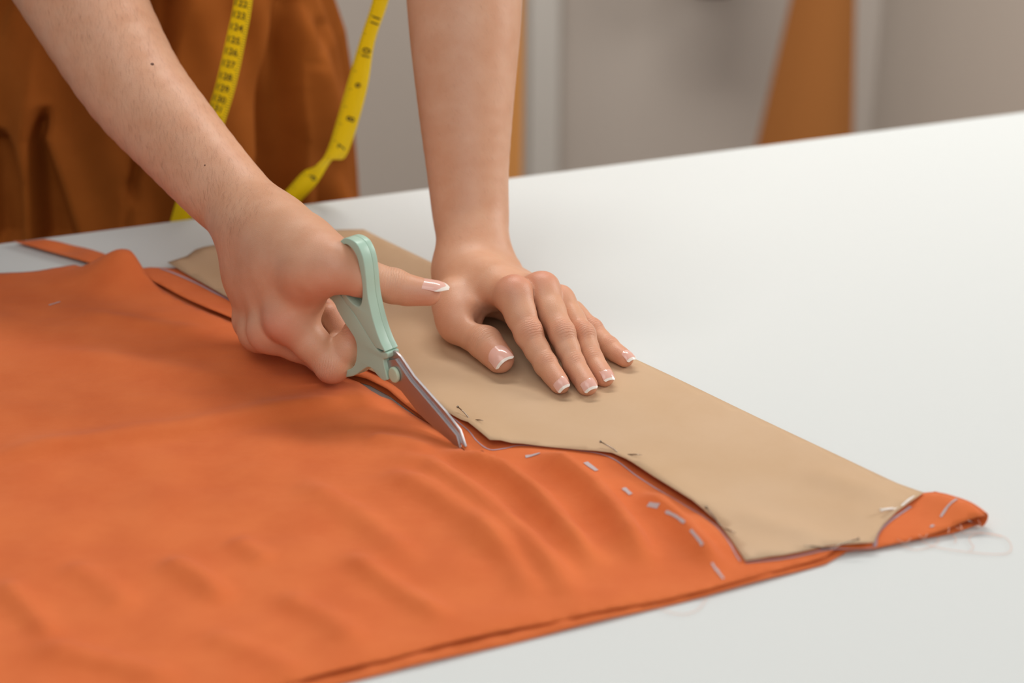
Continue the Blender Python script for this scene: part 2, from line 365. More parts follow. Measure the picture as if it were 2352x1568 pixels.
ribbon_on('chalk_outline', [(1036, 952), (1075, 984), (1096, 1010), (1125, 1029), (1160, 1026), (1200, 1019), (1300, 1027), (1398, 1044), (1470, 1095), (1560, 1152), (1645, 1207), (1700, 1284)], 1.0, M['chalk'])
ribbon_on('chalk_outline', [(1712, 1288), (1800, 1277), (1896, 1259), (2006, 1246)], 1.0, M['chalk'])
ribbon_on('chalk_outline', [(2010, 1244), (2018, 1218), (2050, 1188), (2092, 1160)], 1.8, M['chalk'])
ribbon_on('chalk_outline', [(368, 613), (440, 642), (500, 672), (560, 702)], 2.0, M['chalk'])
for px in ([(1103, 1060), (1132, 1057)], [(1207, 1046), (1240, 1044)], [(1345, 1055), (1371, 1075)], [(1432, 1118), (1449, 1133)], [(1488, 1163), (1512, 1174)], [(1528, 1187), (1550, 1204), (1571, 1223)],
           [(1585, 1240), (1612, 1273)], [(1635, 1297), (1662, 1324)], [(2160, 1191), (2175, 1177), (2196, 1166)], [(2137, 1207), (2145, 1204)], [(112, 696), (138, 688)], [(348, 640), (375, 652)], [(404, 668), (440, 686)]):
    thick = 2.8 if px[0][0] in (1207, 1432, 1488, 1345) else 1.4
    ribbon_on('chalk_dash', px, thick, M['chalk_blue'], .0004)
# frayed threads at the cut corner
def thread(px, r=.00014, zz=.0012, jit=.0):
    pts = spline([at_z(u, v, zz+jit*random.random()) for u, v in px], 6); tube('frayed_thread', pts, r, M['thread'], cloth, 5)
thread([(2110, 1238), (2150, 1256), (2230, 1268), (2290, 1272), (2318, 1268), (2322, 1250), (2305, 1232), (2270, 1224), (2235, 1228), (2226, 1240), (2236, 1255), (2228, 1264)])
thread([(2060, 1246), (2100, 1262), (2140, 1254), (2156, 1240), (2150, 1228)]); thread([(2200, 1212), (2216, 1224), (2250, 1222), (2300, 1232)])
thread([(2246, 1192), (2252, 1206), (2240, 1210)], zz=.006); thread([(2180, 1211), (2178, 1224)], zz=.006); thread([(2204, 1205), (2212, 1216)], zz=.005); thread([(2196, 1210), (2208, 1214), (2206, 1203)], zz=.006)
thread([(2110, 1228), (2122, 1236), (2130, 1226)], zz=.005); thread([(2060, 1238), (2080, 1246), (2092, 1236)], zz=.004); thread([(1500, 1385), (1530, 1403), (1570, 1410), (1605, 1398), (1625, 1370)])
thread([(860, 1545), (905, 1520), (960, 1530), (1010, 1508)], .00016)
thread([(2186, 1225), (2196, 1238), (2192, 1246)], .00016)

# loose strip at the far edge of the table
def strip():
    a = tp([(30, 556), (95, 575), (160, 593), (225, 612)], .003); b_ = tp([(100, 548), (150, 558), (200, 570), (262, 590)], .003)
    a = spline(a, 6); b_ = spline(b_, 6); V = []; F = []
    for i in range(len(a)):
        for k in range(7):
            q = a[i]+(b_[i]-a[i])*k/6; V.append((q[0], q[1], .0022+.0016*math.sin(i*.55)*math.sin(k*.5)+.0016*max(0, 1-k/2)))
    for i in range(len(a)-1):
        for k in range(6): F.append((i*7+k, i*7+k+1, i*7+k+8, i*7+k+7))
    o = mesh('fabric_strip', V, F, M['fabric']); md = o.modifiers.new('thick', 'SOLIDIFY'); md.thickness = .0007; tag(o, 'narrow loose strip of orange cloth at the far edge of the table', 'fabric strip')
strip()

# ------------------------------------------------------------------ paper pattern
PAPER = tp([(385, 602), (430, 592), (470, 582), (520, 573), (640, 553), (770, 530), (800, 528), (835, 526), (1176, 688), (1600, 889), (2121, 1136), (2095, 1151), (2060, 1174), (2030, 1202), (2016, 1222), (2008, 1243), (1960, 1246), (1900, 1253), (1800, 1272), (1712, 1284), (1680, 1238), (1650, 1200), (1590, 1160), (1500, 1104), (1405, 1040), (1370, 1034), (1300, 1026), (1200, 1018), (1125, 1019), (1090, 990), (1060, 966), (1030, 946), (960, 905), (880, 862), (800, 824), (700, 774), (600, 722), (540, 691)], .007)
LIFT = [(tp([(1405, 1040), (1500, 1104), (1590, 1160), (1650, 1198)]), .0038, .016), (tp([(1060, 966), (1125, 1018), (1180, 1018)]), .0036, .014), (tp([(835, 526), (640, 553), (385, 602)]), .0022, .02),
        (tp([(430, 592), (520, 573)]), .004, .012), (tp([(1680, 1180), (1790, 1215), (1900, 1242)]), .0030, .009), (tp([(1700, 1250), (1800, 1265)]), .0010, .01),
        (tp([(1850, 1085), (1960, 1120), (2070, 1152)]), .0030, .011), (tp([(1940, 1195), (2000, 1170), (2050, 1160)]), .0016, .009), (tp([(1330, 880), (1420, 930), (1500, 960)]), .0012, .02)]
def paper_h(X, Y):
    X = np.asarray(X, float); Y = np.asarray(Y, float); h = np.full(X.shape, .0064)
    for p, a, wd in LIFT:
        d, t, s = seg_dist(X, Y, p); h += a*np.minimum(1, np.minimum(t, 1-t)*4+.25)*np.exp(-(d/wd)**2)
    d, t, s = seg_dist(X, Y, FOLD); h += .0036*np.exp(-(d/.012)**2)*np.clip((t-.90)/.05, 0, 1)
    return h+.0003*np.sin(31*X+17*Y)*np.sin(23*Y-29*X)
P4, F4 = poly_mesh([p[:2] for p in PAPER], .006)
o = mesh('paper_pattern', np.stack([P4[:, 0], P4[:, 1], paper_h(P4[:, 0], P4[:, 1])], 1), F4, M['paper']); md = o.modifiers.new('thick', 'SOLIDIFY'); md.thickness = .0003; md.offset = -1
tag(o, 'brown kraft paper sewing pattern pinned onto the orange cloth under the flat hand', 'paper pattern')
# pins: head above the sheet, shaft dipping under it and out again
def pin(a, b_, label, mat, r=.00035, headr=.0009):
    A = at_z(*a, .0085); B = at_z(*b_, .0085); hA = float(paper_h(A[0:1], A[1:2])[0]); hB = float(paper_h(B[0:1], B[1:2])[0])
    q = lambda t, dz: V3(*(A+(B-A)*t)[:2], (hA+(hB-hA)*t)+dz)
    root = empty('dressmaker_pin', tuple(q(.5, 0))); tag(root, label, 'pin', 'pins holding the paper pattern')
    tube('shaft', [q(0, .0032), q(.16, .0022), q(.32, .0009), q(.42, -.0006), q(.6, -.0008), q(.7, .0002), q(.85, .0014), q(1.0, .0022)], [r]*7+[r*.35], mat, root, 8)
    bm = bmesh.new(); bmesh.ops.create_uvsphere(bm, u_segments=12, v_segments=8, radius=headr, matrix=Matrix.Translation(q(-.01, .0033))@Matrix.Scale(.6, 4, Vector(unit(B-A)))); from_bm('pin_head', bm, mat, root)
pin((1052, 940), (1110, 976), 'thin steel pin nearest the scissor tips', M['pin'])
pin((1380, 1020), (1474, 1056), 'thin steel pin at the bend in the middle of the paper edge', M['pin'])
pin((1622, 1178), (1690, 1226), 'thin pin near the lower left corner of the paper', M['pin'])
pin((1970, 1243), (1846, 1254), 'thin pin lying along the lower edge of the paper', M['pin'])
pin((2024, 1178), (2100, 1143), 'white pin at the right end of the paper beside the orange fold', M['pin_white'], .0007, .001)

# ------------------------------------------------------------------ scissors
TIP = at_z(1066, 1030, .004); PIV = at_z(907, 861, .030)
BH = unit(V3(*(PIV-TIP)[:2], 0)); SN = np.cross(BH, V3(0, 0, 1))       # along the handles, and across the blades (away from the camera)
sc = empty('scissors', tuple(TIP)); tag(sc, 'mint green handled scissors held in the right hand, cutting the orange cloth', 'scissors')
def S3(t, z, off=0): return PIV+BH*t/100+V3(0, 0, z/100)+SN*off/100
def slab(name, loops, o0, o1, bev, mat, cyc=True, res=6, parent=sc):
    """closed smooth outline(s) in the plane of the scissors, o0..o1 cm thick, rounded edges"""
    cu = bpy.data.curves.new(name, 'CURVE'); cu.dimensions = '2D'; cu.fill_mode = 'BOTH'; cu.extrude = (o1-o0)/200-bev/100; cu.bevel_depth = bev/100; cu.bevel_resolution = 3; cu.offset = -bev/100
    for lp in loops:
        pts = spline([lp[-1]]+list(lp)+[lp[0]], res)[res:-res-0] if cyc else [np.array(p) for p in lp]
        if cyc: pts = pts[:-1] if np.allclose(pts[0], pts[-1]) else pts
        s = cu.splines.new('POLY'); s.points.add(len(pts)-1)
        for q, p in zip(s.points, pts): q.co = (p[0]/100, p[1]/100, 0, 1)
        s.use_cyclic_u = True
    ob = bpy.data.objects.new(name, cu); COL.objects.link(ob); bpy.context.view_layer.update()
    dg = bpy.context.evaluated_depsgraph_get(); me = bpy.data.meshes.new_from_object(ob.evaluated_get(dg)); bpy.data.objects.remove(ob); bpy.data.curves.remove(cu)
    mid = (o0+o1)/200
    R = Matrix(((BH[0], 0, SN[0]), (BH[1], 0, SN[1]), (0, 1, 0))).to_4x4()
    Mx = Matrix.Translation(Vector(PIV+SN*mid)) @ R; me.transform(Mx)
    if R.determinant() < 0: me.flip_normals()
    o = link(name, me, mat, parent); md = o.modifiers.new('weld', 'WELD'); md.merge_threshold = .00005
    me.polygons.foreach_set('use_smooth', [True]*len(me.polygons)); md2 = o.modifiers.new('es', 'EDGE_SPLIT'); md2.split_angle = math.radians(40)
    return o
up_out = [(3.99, 7.95), (3.35, 8.10), (2.74, 8.02), (2.33, 7.67), (2.05, 7.09), (1.91, 6.21), (1.80, 4.99), (1.54, 3.97), (1.16, 2.99), (.71, 2.2), (.34, 1.76), (.28, 1.66), (.42, 1.54), (.68, 1.46), (.9, 1.5), (1.46, 1.78), (2.48, 2.64), (3.3, 3.3), (4.1, 3.75), (4.75, 4.5), (5.05, 5.5), (5.0, 6.5), (4.65, 7.4)]
up_hole = [(3.81, 7.65), (3.26, 7.58), (2.78, 7.22), (2.51, 6.57), (2.31, 5.67), (2.30, 4.83), (2.48, 4.1), (2.86, 3.84), (3.48, 3.94), (4.08, 4.35), (4.5, 5.1), (4.62, 6.0), (4.5, 6.9), (4.2, 7.45)]
o = slab('thumb_handle', [up_out, up_hole], -.5, .16, .055, M['green']); slab('handle_back', [up_out, up_hole], .15, .55, .055, M['green'], parent=o); tag(o, 'mint green handle with the round thumb ring')
low_out = [(.2, -.25), (.42, .5), (.52, .98), (.3, 1.12), (.13, 1.27), (.12, 1.55), (.3, 1.58), (.57, 1.49), (.87, 1.46), (1.46, 1.74), (2.48, 2.58), (3.5, 3.35), (4.4, 3.9), (5.4, 4.25), (6.8, 4.2), (8.2, 3.6), (9.1, 2.3), (9.2, .7), (8.5, -.9), (7.0, -1.75), (5.4, -1.9), (4.3, -1.55), (3.5, -1.15), (2.8, -.6), (2.3, -.2), (1.93, -.02), (1.6, -.05), (1.33, -.21), (.81, -.42), (.45, -.42)]
low_hole = [(5.45, 3.38), (4.87, 2.78), (4.27, 2.23), (3.75, 1.86), (3.31, 1.48), (3.14, 1.02), (3.18, .42), (3.37, -.24), (3.85, -.8), (4.7, -1.2), (5.8, -1.25), (7.0, -1.0), (8.1, -.4), (8.6, .8), (8.4, 2.2), (7.6, 3.2), (6.5, 3.6)]
o = slab('finger_handle', [low_out, low_hole], -.46, .48, .07, M['green']); tag(o, 'mint green handle with the long finger loop')
slab('blade', [[(1.3, 1.0), (.6, 1.5), (-.1, 1.62), (-.6, 1.42), (-1.79, .55), (-4.63, -.74), (-5.95, -1.52), (-6.44, -2.45), (-6.1, -2.33), (-5.4, -2.1), (-4.06, -1.9), (-2.2, -1.1), (-.6, -.35), (.5, .2)]], .0, .17, .015, M['steel'], cyc=False)
slab('blade', [[(1.05, .62), (-.28, 1.22), (-1.65, .25), (-4.09, -.95), (-5.85, -1.85), (-6.30, -2.92), (-5.92, -2.62), (-4.06, -2.18), (-2.42, -1.71), (-.77, -.75), (.55, -.50), (.92, -.2)]], -.17, -.002, .015, M['steel'], cyc=False)
o = slab('pivot_cap', [[(-.3+.46*math.cos(a), .22+.52*math.sin(a)) for a in np.linspace(0, 2*math.pi, 24, endpoint=False)]], -.42, -.17, .1, M['cap'], cyc=False); tag(o, 'pale green round pivot cap')

# ------------------------------------------------------------------ the person: arms and hands as one implicit surface
class Cone:
    __slots__ = ('a', 'b', 'ra', 'rb', 'nf', 's', 'k', 'ba', 'l2')
    def __init__(self, a, ra, b, rb, k=.006, nf=None, s=1.0):
        self.a = np.asarray(a, float); self.b = np.asarray(b, float); self.ra = ra; self.rb = rb; self.k = k
        self.nf = None if nf is None else unit(nf); self.s = s; self.ba = self.b-self.a; self.l2 = float(self.ba@self.ba)+1e-14
    def d(self, P):
        w_ = P-self.a; t = np.clip((w_@self.ba)/self.l2, 0, 1); w_ = w_-t[..., None]*self.ba; r = self.ra+(self.rb-self.ra)*t
        q = np.einsum('...i,...i->...', w_, w_)
        if self.nf is not None:
            n_ = w_@self.nf; return (np.sqrt(q+n_*n_*(1/self.s**2-1))-r)*(.5+.5*self.s)
        return np.sqrt(q)-r
def smin(a, b_, k):
    h = np.clip(.5+.5*(b_-a)/k, 0, 1); return b_*(1-h)+a*h-k*h*(1-h)
def smax(a, b_, k): return -smin(-a, -b_, k)
def union(prims, P):
    d = None
    for p in prims:
        x = p.d(P); d = x if d is None else smin(d, x, p.k)
    return d
class Arm:
    def __init__(self): self.palm = []; self.limb = []; self.fingers = []; self.carve = []; self.flush = []; self.crease = []; self.kf = .007; self.kff = .0014; self.kl = .016
    def sdf(self, P, palm=None, fingers=None, carve=None, limb_=None):
        palm = self.palm if palm is None else palm; fingers = self.fingers if fingers is None else fingers
        limb_ = self.limb if limb_ is None else limb_
        d = union(palm, P) if palm else None; f = None
        if limb_:
            x = limb_[0].d(P)
            for p in limb_[1:]: x = smin(x, p.d(P), p.k)
            d = x if d is None else smin(d, x, self.kl)
        for fg in fingers:
            if not fg: continue
            x = union(fg, P); f = x if f is None else np.minimum(f, x)+.0026*np.exp(-((f-x)/.0024)**2)     # a groove where two fingers touch
        if d is None: d = f
        elif f is not None: d = smin(d, f, self.kf)
        for p, k in (self.carve if carve is None else carve): d = smax(d, -p.d(P), k)
        return d
    def grid(self, lo, hi, h=.001, B=12):
        n = (np.ceil((hi-lo)/h/B).astype(int)); shape = n*B
        D = np.full(shape, .05, np.float32)
        ci = np.stack(np.meshgrid(*[np.arange(k) for k in n], indexing='ij'), -1).reshape(-1, 3); C = lo+(ci*B+(B-1)/2)*h
        rad = B*h*.87
        dc = self.sdf(C); allp = self.palm; pd = np.stack([p.d(C) for p in allp], 1)
        ld = np.stack([p.d(C) for p in self.limb], 1) if self.limb else None
        fd = [np.stack([p.d(C) for p in fg], 1) for fg in self.fingers]
        near = np.abs(dc) < rad*1.35+.002
        off = np.stack(np.meshgrid(*[np.arange(B)]*3, indexing='ij'), -1).reshape(-1, 3)*h
        D4 = D.reshape(n[0], B, n[1], B, n[2], B)
        sg = np.where(dc < 0, -.05, .05).astype(np.float32).reshape(n[0], 1, n[1], 1, n[2], 1); D4[:] = sg
        for i in np.nonzero(near)[0]:
            P = lo+ci[i]*B*h+off; lim = dc[i]+2*rad+.022
            pl = [p for p, x in zip(allp, pd[i]) if x < lim]; fs = [[p for p, x in zip(fg, fd[j][i]) if x < lim] for j, fg in enumerate(self.fingers)]
            cv = [c_ for c_ in self.carve if c_[0].d(C[i:i+1])[0] < 2*rad+.01]
            ll = [p for p, x in zip(self.limb, ld[i]) if x < lim] if self.limb else []
            d = self.sdf(P, pl, fs, cv, ll)
            if d is not None: D4[ci[i][0], :, ci[i][1], :, ci[i][2], :] = d.reshape(B, B, B)
        return D4.reshape(shape)
def surface_nets(D, lo, h, smooth=3):
    I = D < 0; s = np.array(D.shape)
    c8 = [I[a:s[0]-1+a, b_:s[1]-1+b_, c_:s[2]-1+c_] for a in (0, 1) for b_ in (0, 1) for c_ in (0, 1)]
    cnt = sum(x.astype(np.int8) for x in c8); act = (cnt > 0) & (cnt < 8); idx = np.argwhere(act)
    ID = np.full(act.shape, -1, np.int32); ID[act] = np.arange(len(idx))
    pos = np.zeros((len(idx), 3)); num = np.zeros(len(idx))
    cor = [(a, b_, c_) for a in (0, 1) for b_ in (0, 1) for c_ in (0, 1)]
    val = {q: D[idx[:, 0]+q[0], idx[:, 1]+q[1], idx[:, 2]+q[2]] for q in cor}
    for q in cor:
        for ax in range(3):
            if q[ax] == 0:
                r = list(q); r[ax] = 1; r = tuple(r); a, b_ = val[q], val[r]; m_ = (a < 0) != (b_ < 0)
                t = np.where(m_, a/(a-b_+1e-20), 0); p = np.array(q, float)+np.zeros((len(idx), 3)); p[:, ax] += t
                pos += np.where(m_[:, None], p, 0); num += m_
    V = lo+(idx+pos/num[:, None])*h; Q = []
    for ax in range(3):
        o1, o2 = (ax+1) % 3, (ax+2) % 3
        a = np.moveaxis(I, (ax, o1, o2), (0, 1, 2)); idm = np.moveaxis(ID, (ax, o1, o2), (0, 1, 2))
        x = a[:-1, 1:-1, 1:-1] != a[1:, 1:-1, 1:-1]; e = np.argwhere(x); fl = a[:-1, 1:-1, 1:-1][x]
        i, j, k = e[:, 0], e[:, 1]+1, e[:, 2]+1
        q = np.stack([idm[i, j-1, k-1], idm[i, j, k-1], idm[i, j, k], idm[i, j-1, k]], 1); q[~fl] = q[~fl][:, ::-1]; Q.append(q)
    Q = np.concatenate(Q); Q = Q[(Q >= 0).all(1)]
    E = np.concatenate([Q[:, [0, 1]], Q[:, [1, 2]], Q[:, [2, 3]], Q[:, [3, 0]]]); nv = len(V)
    deg = np.bincount(E[:, 0], minlength=nv)+np.bincount(E[:, 1], minlength=nv)
    def lap(V):
        A = np.stack([np.bincount(E[:, 0], V[E[:, 1], k], nv)+np.bincount(E[:, 1], V[E[:, 0], k], nv) for k in range(3)], 1); return A/np.maximum(deg, 1)[:, None]-V
    for _ in range(smooth): V = V+.55*lap(V); V = V-.56*lap(V)
    return V, Q
def z1(x, y): return 480+.2934*x, 440+.2934*y
def z2(x, y): return 960+.2551*x, 540+.2551*y
def chain(pts, k=.004, nf=None, s=1):
    return [Cone(pts[i][0], pts[i][1], pts[i+1][0], pts[i+1][1], k, nf, s) for i in range(len(pts)-1)]
NAILS = []
def dorsal(p, q, hint):            # the back-of-finger direction square to the finger
    t = unit(q-p); return unit(hint-t*(hint@t))
def make_finger(A, J, R, up, knuckle=1.06, nail=None, flat=.9):
    """J: knuckle, middle joint, end joint, tip; R: radii"""
    nd = [dorsal(J[i], J[i+1], up) for i in range(3)]
    L_ = []
    m1 = J[0]+(J[1]-J[0])*.5; m2 = J[1]+(J[2]-J[1])*.5
    L_ += [Cone(J[0], R[0], m1-nd[0]*.0006, (R[0]+R[1])/2*.97, .004), Cone(m1-nd[0]*.0006, (R[0]+R[1])/2*.97, J[1], R[1], .004)]
    L_ += [Cone(J[1], R[1], m2-nd[1]*.0004, (R[1]+R[2])/2*.955, .003), Cone(m2-nd[1]*.0004, (R[1]+R[2])/2*.955, J[2], R[2], .003)]
    L_ += [Cone(J[2], R[2], J[3], R[3], .003)]
    t = unit(J[3]-J[2])
    L_ += [Cone(J[2]+(J[3]-J[2])*.45-nd[2]*R[3]*.22, R[3]*.98, J[3]-nd[2]*R[3]*.12-t*.001, R[3]*.86, .003)]       # finger pad
    L_ += [Cone(J[1]+nd[0]*R[1]*.30, R[1]*.80, J[1]+nd[1]*R[1]*.30, R[1]*.80, .003), Cone(J[2]+nd[1]*R[2]*.25, R[2]*.80, J[2]+nd[2]*R[2]*.25, R[2]*.80, .002)]
    A.crease += [(J[1]+unit(nd[0]+nd[1])*R[1]*.9, unit(J[2]-J[0]), R[1]*.78, .55 if A is RA_ else 1.0), (J[2]+unit(nd[1]+nd[2])*R[2]*.9, unit(J[3]-J[1]), R[2]*.62, .8)]
    A.fingers.append(L_); A.flush += [(J[1]+nd[0]*R[1], .009, .30), (J[3], .010, .38), (J[2]+nd[1]*R[2], .007, .2)]
    if nail: NAILS.append((J[2], J[3], nd[2], R[3], nail))

# ---- left hand, flat on the paper (the one on the right in the picture)
RA_ = RA = Arm(); LA = Arm(); UPZ = V3(0, 0, 1)
def zc(x, y, z): return at_z(*z2(x, y), z)
iM, iP, iD, iT = zc(868, 540, .0490), zc(1005, 890, .0310), zc(1160, 1165, .0180), zc(1283, 1335, .0130)
mM, mP, mD, mT = zc(1118, 500, .0475), zc(1298, 900, .0310), zc(1402, 1165, .0180), zc(1525, 1350, .0130)
rM, rP, rD, rT = zc(1262, 610, .0385), zc(1478, 905, .0270), zc(1565, 1120, .0170), zc(1680, 1275, .0130)
kM, kP, kD, kT = zc(1372, 735, .0270), zc(1560, 860, .0200), zc(1720, 1005, .0145), zc(1868, 1108, .0125)
tC, tM, tI, tT = zc(330, 590, .0310), zc(385, 790, .0220), zc(600, 965, .0190), zc(735, 1110, .0160)
make_finger(LA, (iM, iP, iD, iT), (.0116, .0096, .0079, .0063), V3(.15, -.35, 1), nail=dict(l=.0155, w=1.0, free=.0022, side=.55))
make_finger(LA, (mM, mP, mD, mT), (.0112, .0092, .0077, .0064), V3(.15, -.35, 1), nail=dict(l=.0155, w=1.0, free=.0022, side=.35))
make_finger(LA, (rM, rP, rD, rT), (.0108, .0086, .0072, .0061), V3(.25, -.3, 1), nail=dict(l=.0140, w=.88, free=.0018, side=.12))
make_finger(LA, (kM, kP, kD, kT), (.0098, .0076, .0064, .0053), V3(.30, -.1, 1), nail=dict(l=.0125, w=1.0, free=.0020, side=.2))
# thumb
nt = V3(-.25, -.55, 1)
LA.palm.append(Cone(tC, .0142, tM, .0126, .012))
TL = [Cone(tM, .0128, tM+(tI-tM)*.5, .0112, .005), Cone(tM+(tI-tM)*.5, .0112, tI, .0112, .004), Cone(tI, .0112, tT, .0092, .003, nt, .9)]
TL += [Cone(tI+(tT-tI)*.5-unit(nt)*.002, .0095, tT-unit(nt)*.0012, .0080, .003), Cone(tI+unit(nt)*.003, .0088, tI+unit(nt)*.003, .0088, .003)]
LA.fingers.append(TL); NAILS.append((tI, tT, dorsal(tI, tT, nt), .0092, dict(l=.0165, w=1.12, free=.0022, side=.05)))
LA.flush += [(tT, .012, .4), (tI, .012, .2), (iM+V3(0, 0, .011), .013, .5), (mM+V3(0, 0, .011), .012, .5), (rM+V3(0, 0, .01), .010, .3), (tM, .02, .2)]
LW = V3(-.0265, .0520, .0415)
ul = unit(V3(.93, .30, -.10)); dn = V3(-.05, -.25, 1)
for j, (mc, rr, q) in enumerate(((iM, .0118, -.013), (mM, .0112, -.004), (rM, .0104, .005), (kM, .0098, .010))):
    w0 = LW+ul*q+V3(0, -.004, -.010); w2 = mc+(LW-mc)*.10-V3(0, 0, .0035); w1 = (w0+w2)/2+V3(0, 0, -.0038 if j < 2 else -.0050)
    LA.palm += [Cone(w0, .0150, w1, .0130, .010), Cone(w1, .0130, w2, rr*1.02, .010)]
    LA.palm.append(Cone(mc+V3(0, 0, .0012), rr*.92, mc+V3(0, 0, .0012), rr*.92, .005))
LA.palm += [Cone(LW+V3(-.007, -.018, -.013), .0180, tM+(tC-tM)*.35, .0135, .012), Cone(LW+V3(.010, -.012, -.017), .0160, kM+V3(-.006, .006, -.008), .0100, .012), Cone(LW+V3(0, -.012, -.012), .020, LW+V3(.004, -.03, -.010), .017, .012)]
LA.palm += [Cone(LW+V3(-.004, -.02, -.004), .013, iM+(LW-iM)*.4-V3(0, 0, .003), .012, .012)]
LA.carve.append((Cone(zc(520, 620, .0420), .0030, zc(640, 790, .0250), .0090), .009))        # hollow between thumb and forefinger
# tendons and bone of the wrist
LA.palm += [Cone(at_y(1132, 575, .052), .0036, at_y(1176, 612, .040), .0040, .007)]
# forearm
fb = V3(0, -.85, .5)
FL = [(LW+V3(0, .002, .006), .0235, .80), (at_y(1082, 500, .0720), .0262, .80), (at_y(1075, 400, .0880), .0282, .82), (at_y(1070, 250, .1100), .0330, .84), (at_y(1068, 110, .1320), .0376, .86), (at_y(1067, 0, .1500), .0405, .88), (at_y(1064, -160, .178), .0430, .92), (at_y(1062, -330, .212), .0425, .95)]
def limb(A, pts, nf):
    q = spline([np.array([*p, r, s]) for p, r, s in pts], 4)
    for i in range(len(q)-1): A.limb.append(Cone(q[i][:3], q[i][3], q[i+1][:3], q[i+1][3], .0012, nf, (q[i][4]+q[i+1][4])/2))
limb(LA, FL, fb)

# ---- right hand, closed on the scissors (the one on the left in the picture)
jI = at_z(662, 737, .0480); jP = at_z(764, 838, .0200)
jD = S3(4.55, 1.1, .9); jT = S3(6.3, .7, 2.2)
make_finger(RA, (jI, jP, jD, jT), (.0122, .0112, .0092, .0078), V3(-.55, -.75, .2))
sM = at_y(618, 764, -.0590); sP = at_d(742, 818, 1.176); sD = at_d(790, 786, 1.188); sT = at_d(756, 724, 1.190)
gM = at_y(594, 764, -.0400); gP = at_d(722, 796, 1.186); gD = at_d(768, 742, 1.206); gT = at_d(738, 706, 1.200)
hM = at_y(580, 738, -.0240); hP = hM+V3(.0270, .0130, -.0050); hD = hP+V3(.008, .010, .012); hT = hD+V3(-.010, .002, .010)
make_finger(RA, (sM, sP, sD, sT), (.0118, .0102, .0088, .0078), V3(-.6, -.5, -.4))
make_finger(RA, (gM, gP, gD, gT), (.0112, .0098, .0084, .0074), V3(-.6, -.5, -.4))
make_finger(RA, (hM, hP, hD, hT), (.0102, .0086, .0074, .0064), V3(-.6, -.5, -.4))
RW_ = at_z(604, 532, .0850)
uC, uM, uX, uI, uT = at_d(684, 566, 1.150), at_d(770, 612, 1.118), at_d(825, 634, 1.121), at_d(905, 658, 1.128), at_d(984, 670, 1.126)
nu = V3(.05, -.25, 1)
RA.palm.append(Cone(RW_, .022, uC, .0165, .02)); RA.palm.append(Cone(uC, .0165, uM, .0138, .020))
TR = [Cone(uM, .0138, uX, .0120, .008), Cone(uX, .0122, uI, .0104, .004), Cone(uI, .0104, uT, .0074, .003), Cone(uI+(uT-uI)*.4-V3(0, 0, .0022), .0088, uT-V3(0, 0, .0015), .0070, .003), Cone(uI+V3(0, 0, .0015), .0094, uI+V3(0, 0, .0015), .0094, .003)]
RA.fingers.append(TR); NAILS.append((uI, uT, dorsal(uI, uT, V3(.10, -.18, 1)), .0082, dict(l=.0150, w=1.0, free=.0050, side=0, point=1)))
RA.crease += [(uI+V3(0, -.003, .009), unit(uT-uX), .0085, 1.0)]; LA.crease += [(tI+unit(nt)*.010, unit(tT-tM), .010, .6)]
RA.flush += [(uT, .012, .35), (jI+V3(-.006, -.008, 0), .014, .55), (sM+V3(-.006, -.008, 0), .012, .3), (uM, .02, .25)]
wl = unit(V3(-.55, .75, -.35))
for j, (mc, rr, q) in enumerate(((jI, .0125, -.015), (sM, .0118, -.004), (gM, .0112, .007), (hM, .0105, .016))):
    w0 = RW_+wl*q; w2 = mc+(RW_-mc)*.08+(V3(.0015, .0015, .001) if j else V3(0, 0, 0)); w1 = (w0+w2)/2-FWD*(.003 if j == 0 else .001)
    RA.palm += [Cone(w0, .0190, w1, .0165, .014), Cone(w1, .0165, w2, rr*1.05, .014)]
    RA.palm.append(Cone(mc, rr*.98, mc, rr*.98, .011))
ctr_ = (jI+uM)*.5; RA.palm += [Cone((RW_+uC)*.5-FWD*.001, .0160, ctr_+V3(-.005, .002, .013), .0110, .022)]
RA.palm += [Cone(RW_+V3(.012, -.002, -.010), .0190, uM+(uC-uM)*.35, .0140, .018), Cone(uM+V3(-.014, .004, -.004), .0120, jI+V3(.010, .008, .012), .0105, .014), Cone(uC+V3(-.002, .004, -.012), .014, jI+V3(.006, .008, .008), .012, .012), Cone(RW_+V3(.01, .01, -.02), .02, gM+V3(.012, .012, .012), .014, .014)]
ff = V3(-.35, -.75, .45)
GL = [(RW_, .0235, .82), (at_y(552, 474, .012), .0258, .82), (at_y(500, 422, .031), .0280, .84), (at_y(408, 318, .065), .0315, .86), (at_y(302, 190, .105), .0362, .88), (at_y(198, 10, .150), .0420, .90), (at_y(110, -150, .185), .0455, .93), (at_y(40, -300, .22), .0450, .95)]
limb(RA, GL, ff)

person = empty('person', (-.30, .42, -.9)); tag(person, 'person in brown pleated clothing bending over the table, cutting cloth with scissors', 'person')
def bounds(A):
    pts = [(p.a, p.ra) for p in A.palm+A.limb]+[(p.b, p.rb) for p in A.palm+A.limb]+[(p.a, p.ra) for f in A.fingers for p in f]+[(p.b, p.rb) for f in A.fingers for p in f]
    lo = np.min([q-r for q, r in pts], 0)-.004; hi = np.max([q+r for q, r in pts], 0)+.004; return lo, hi
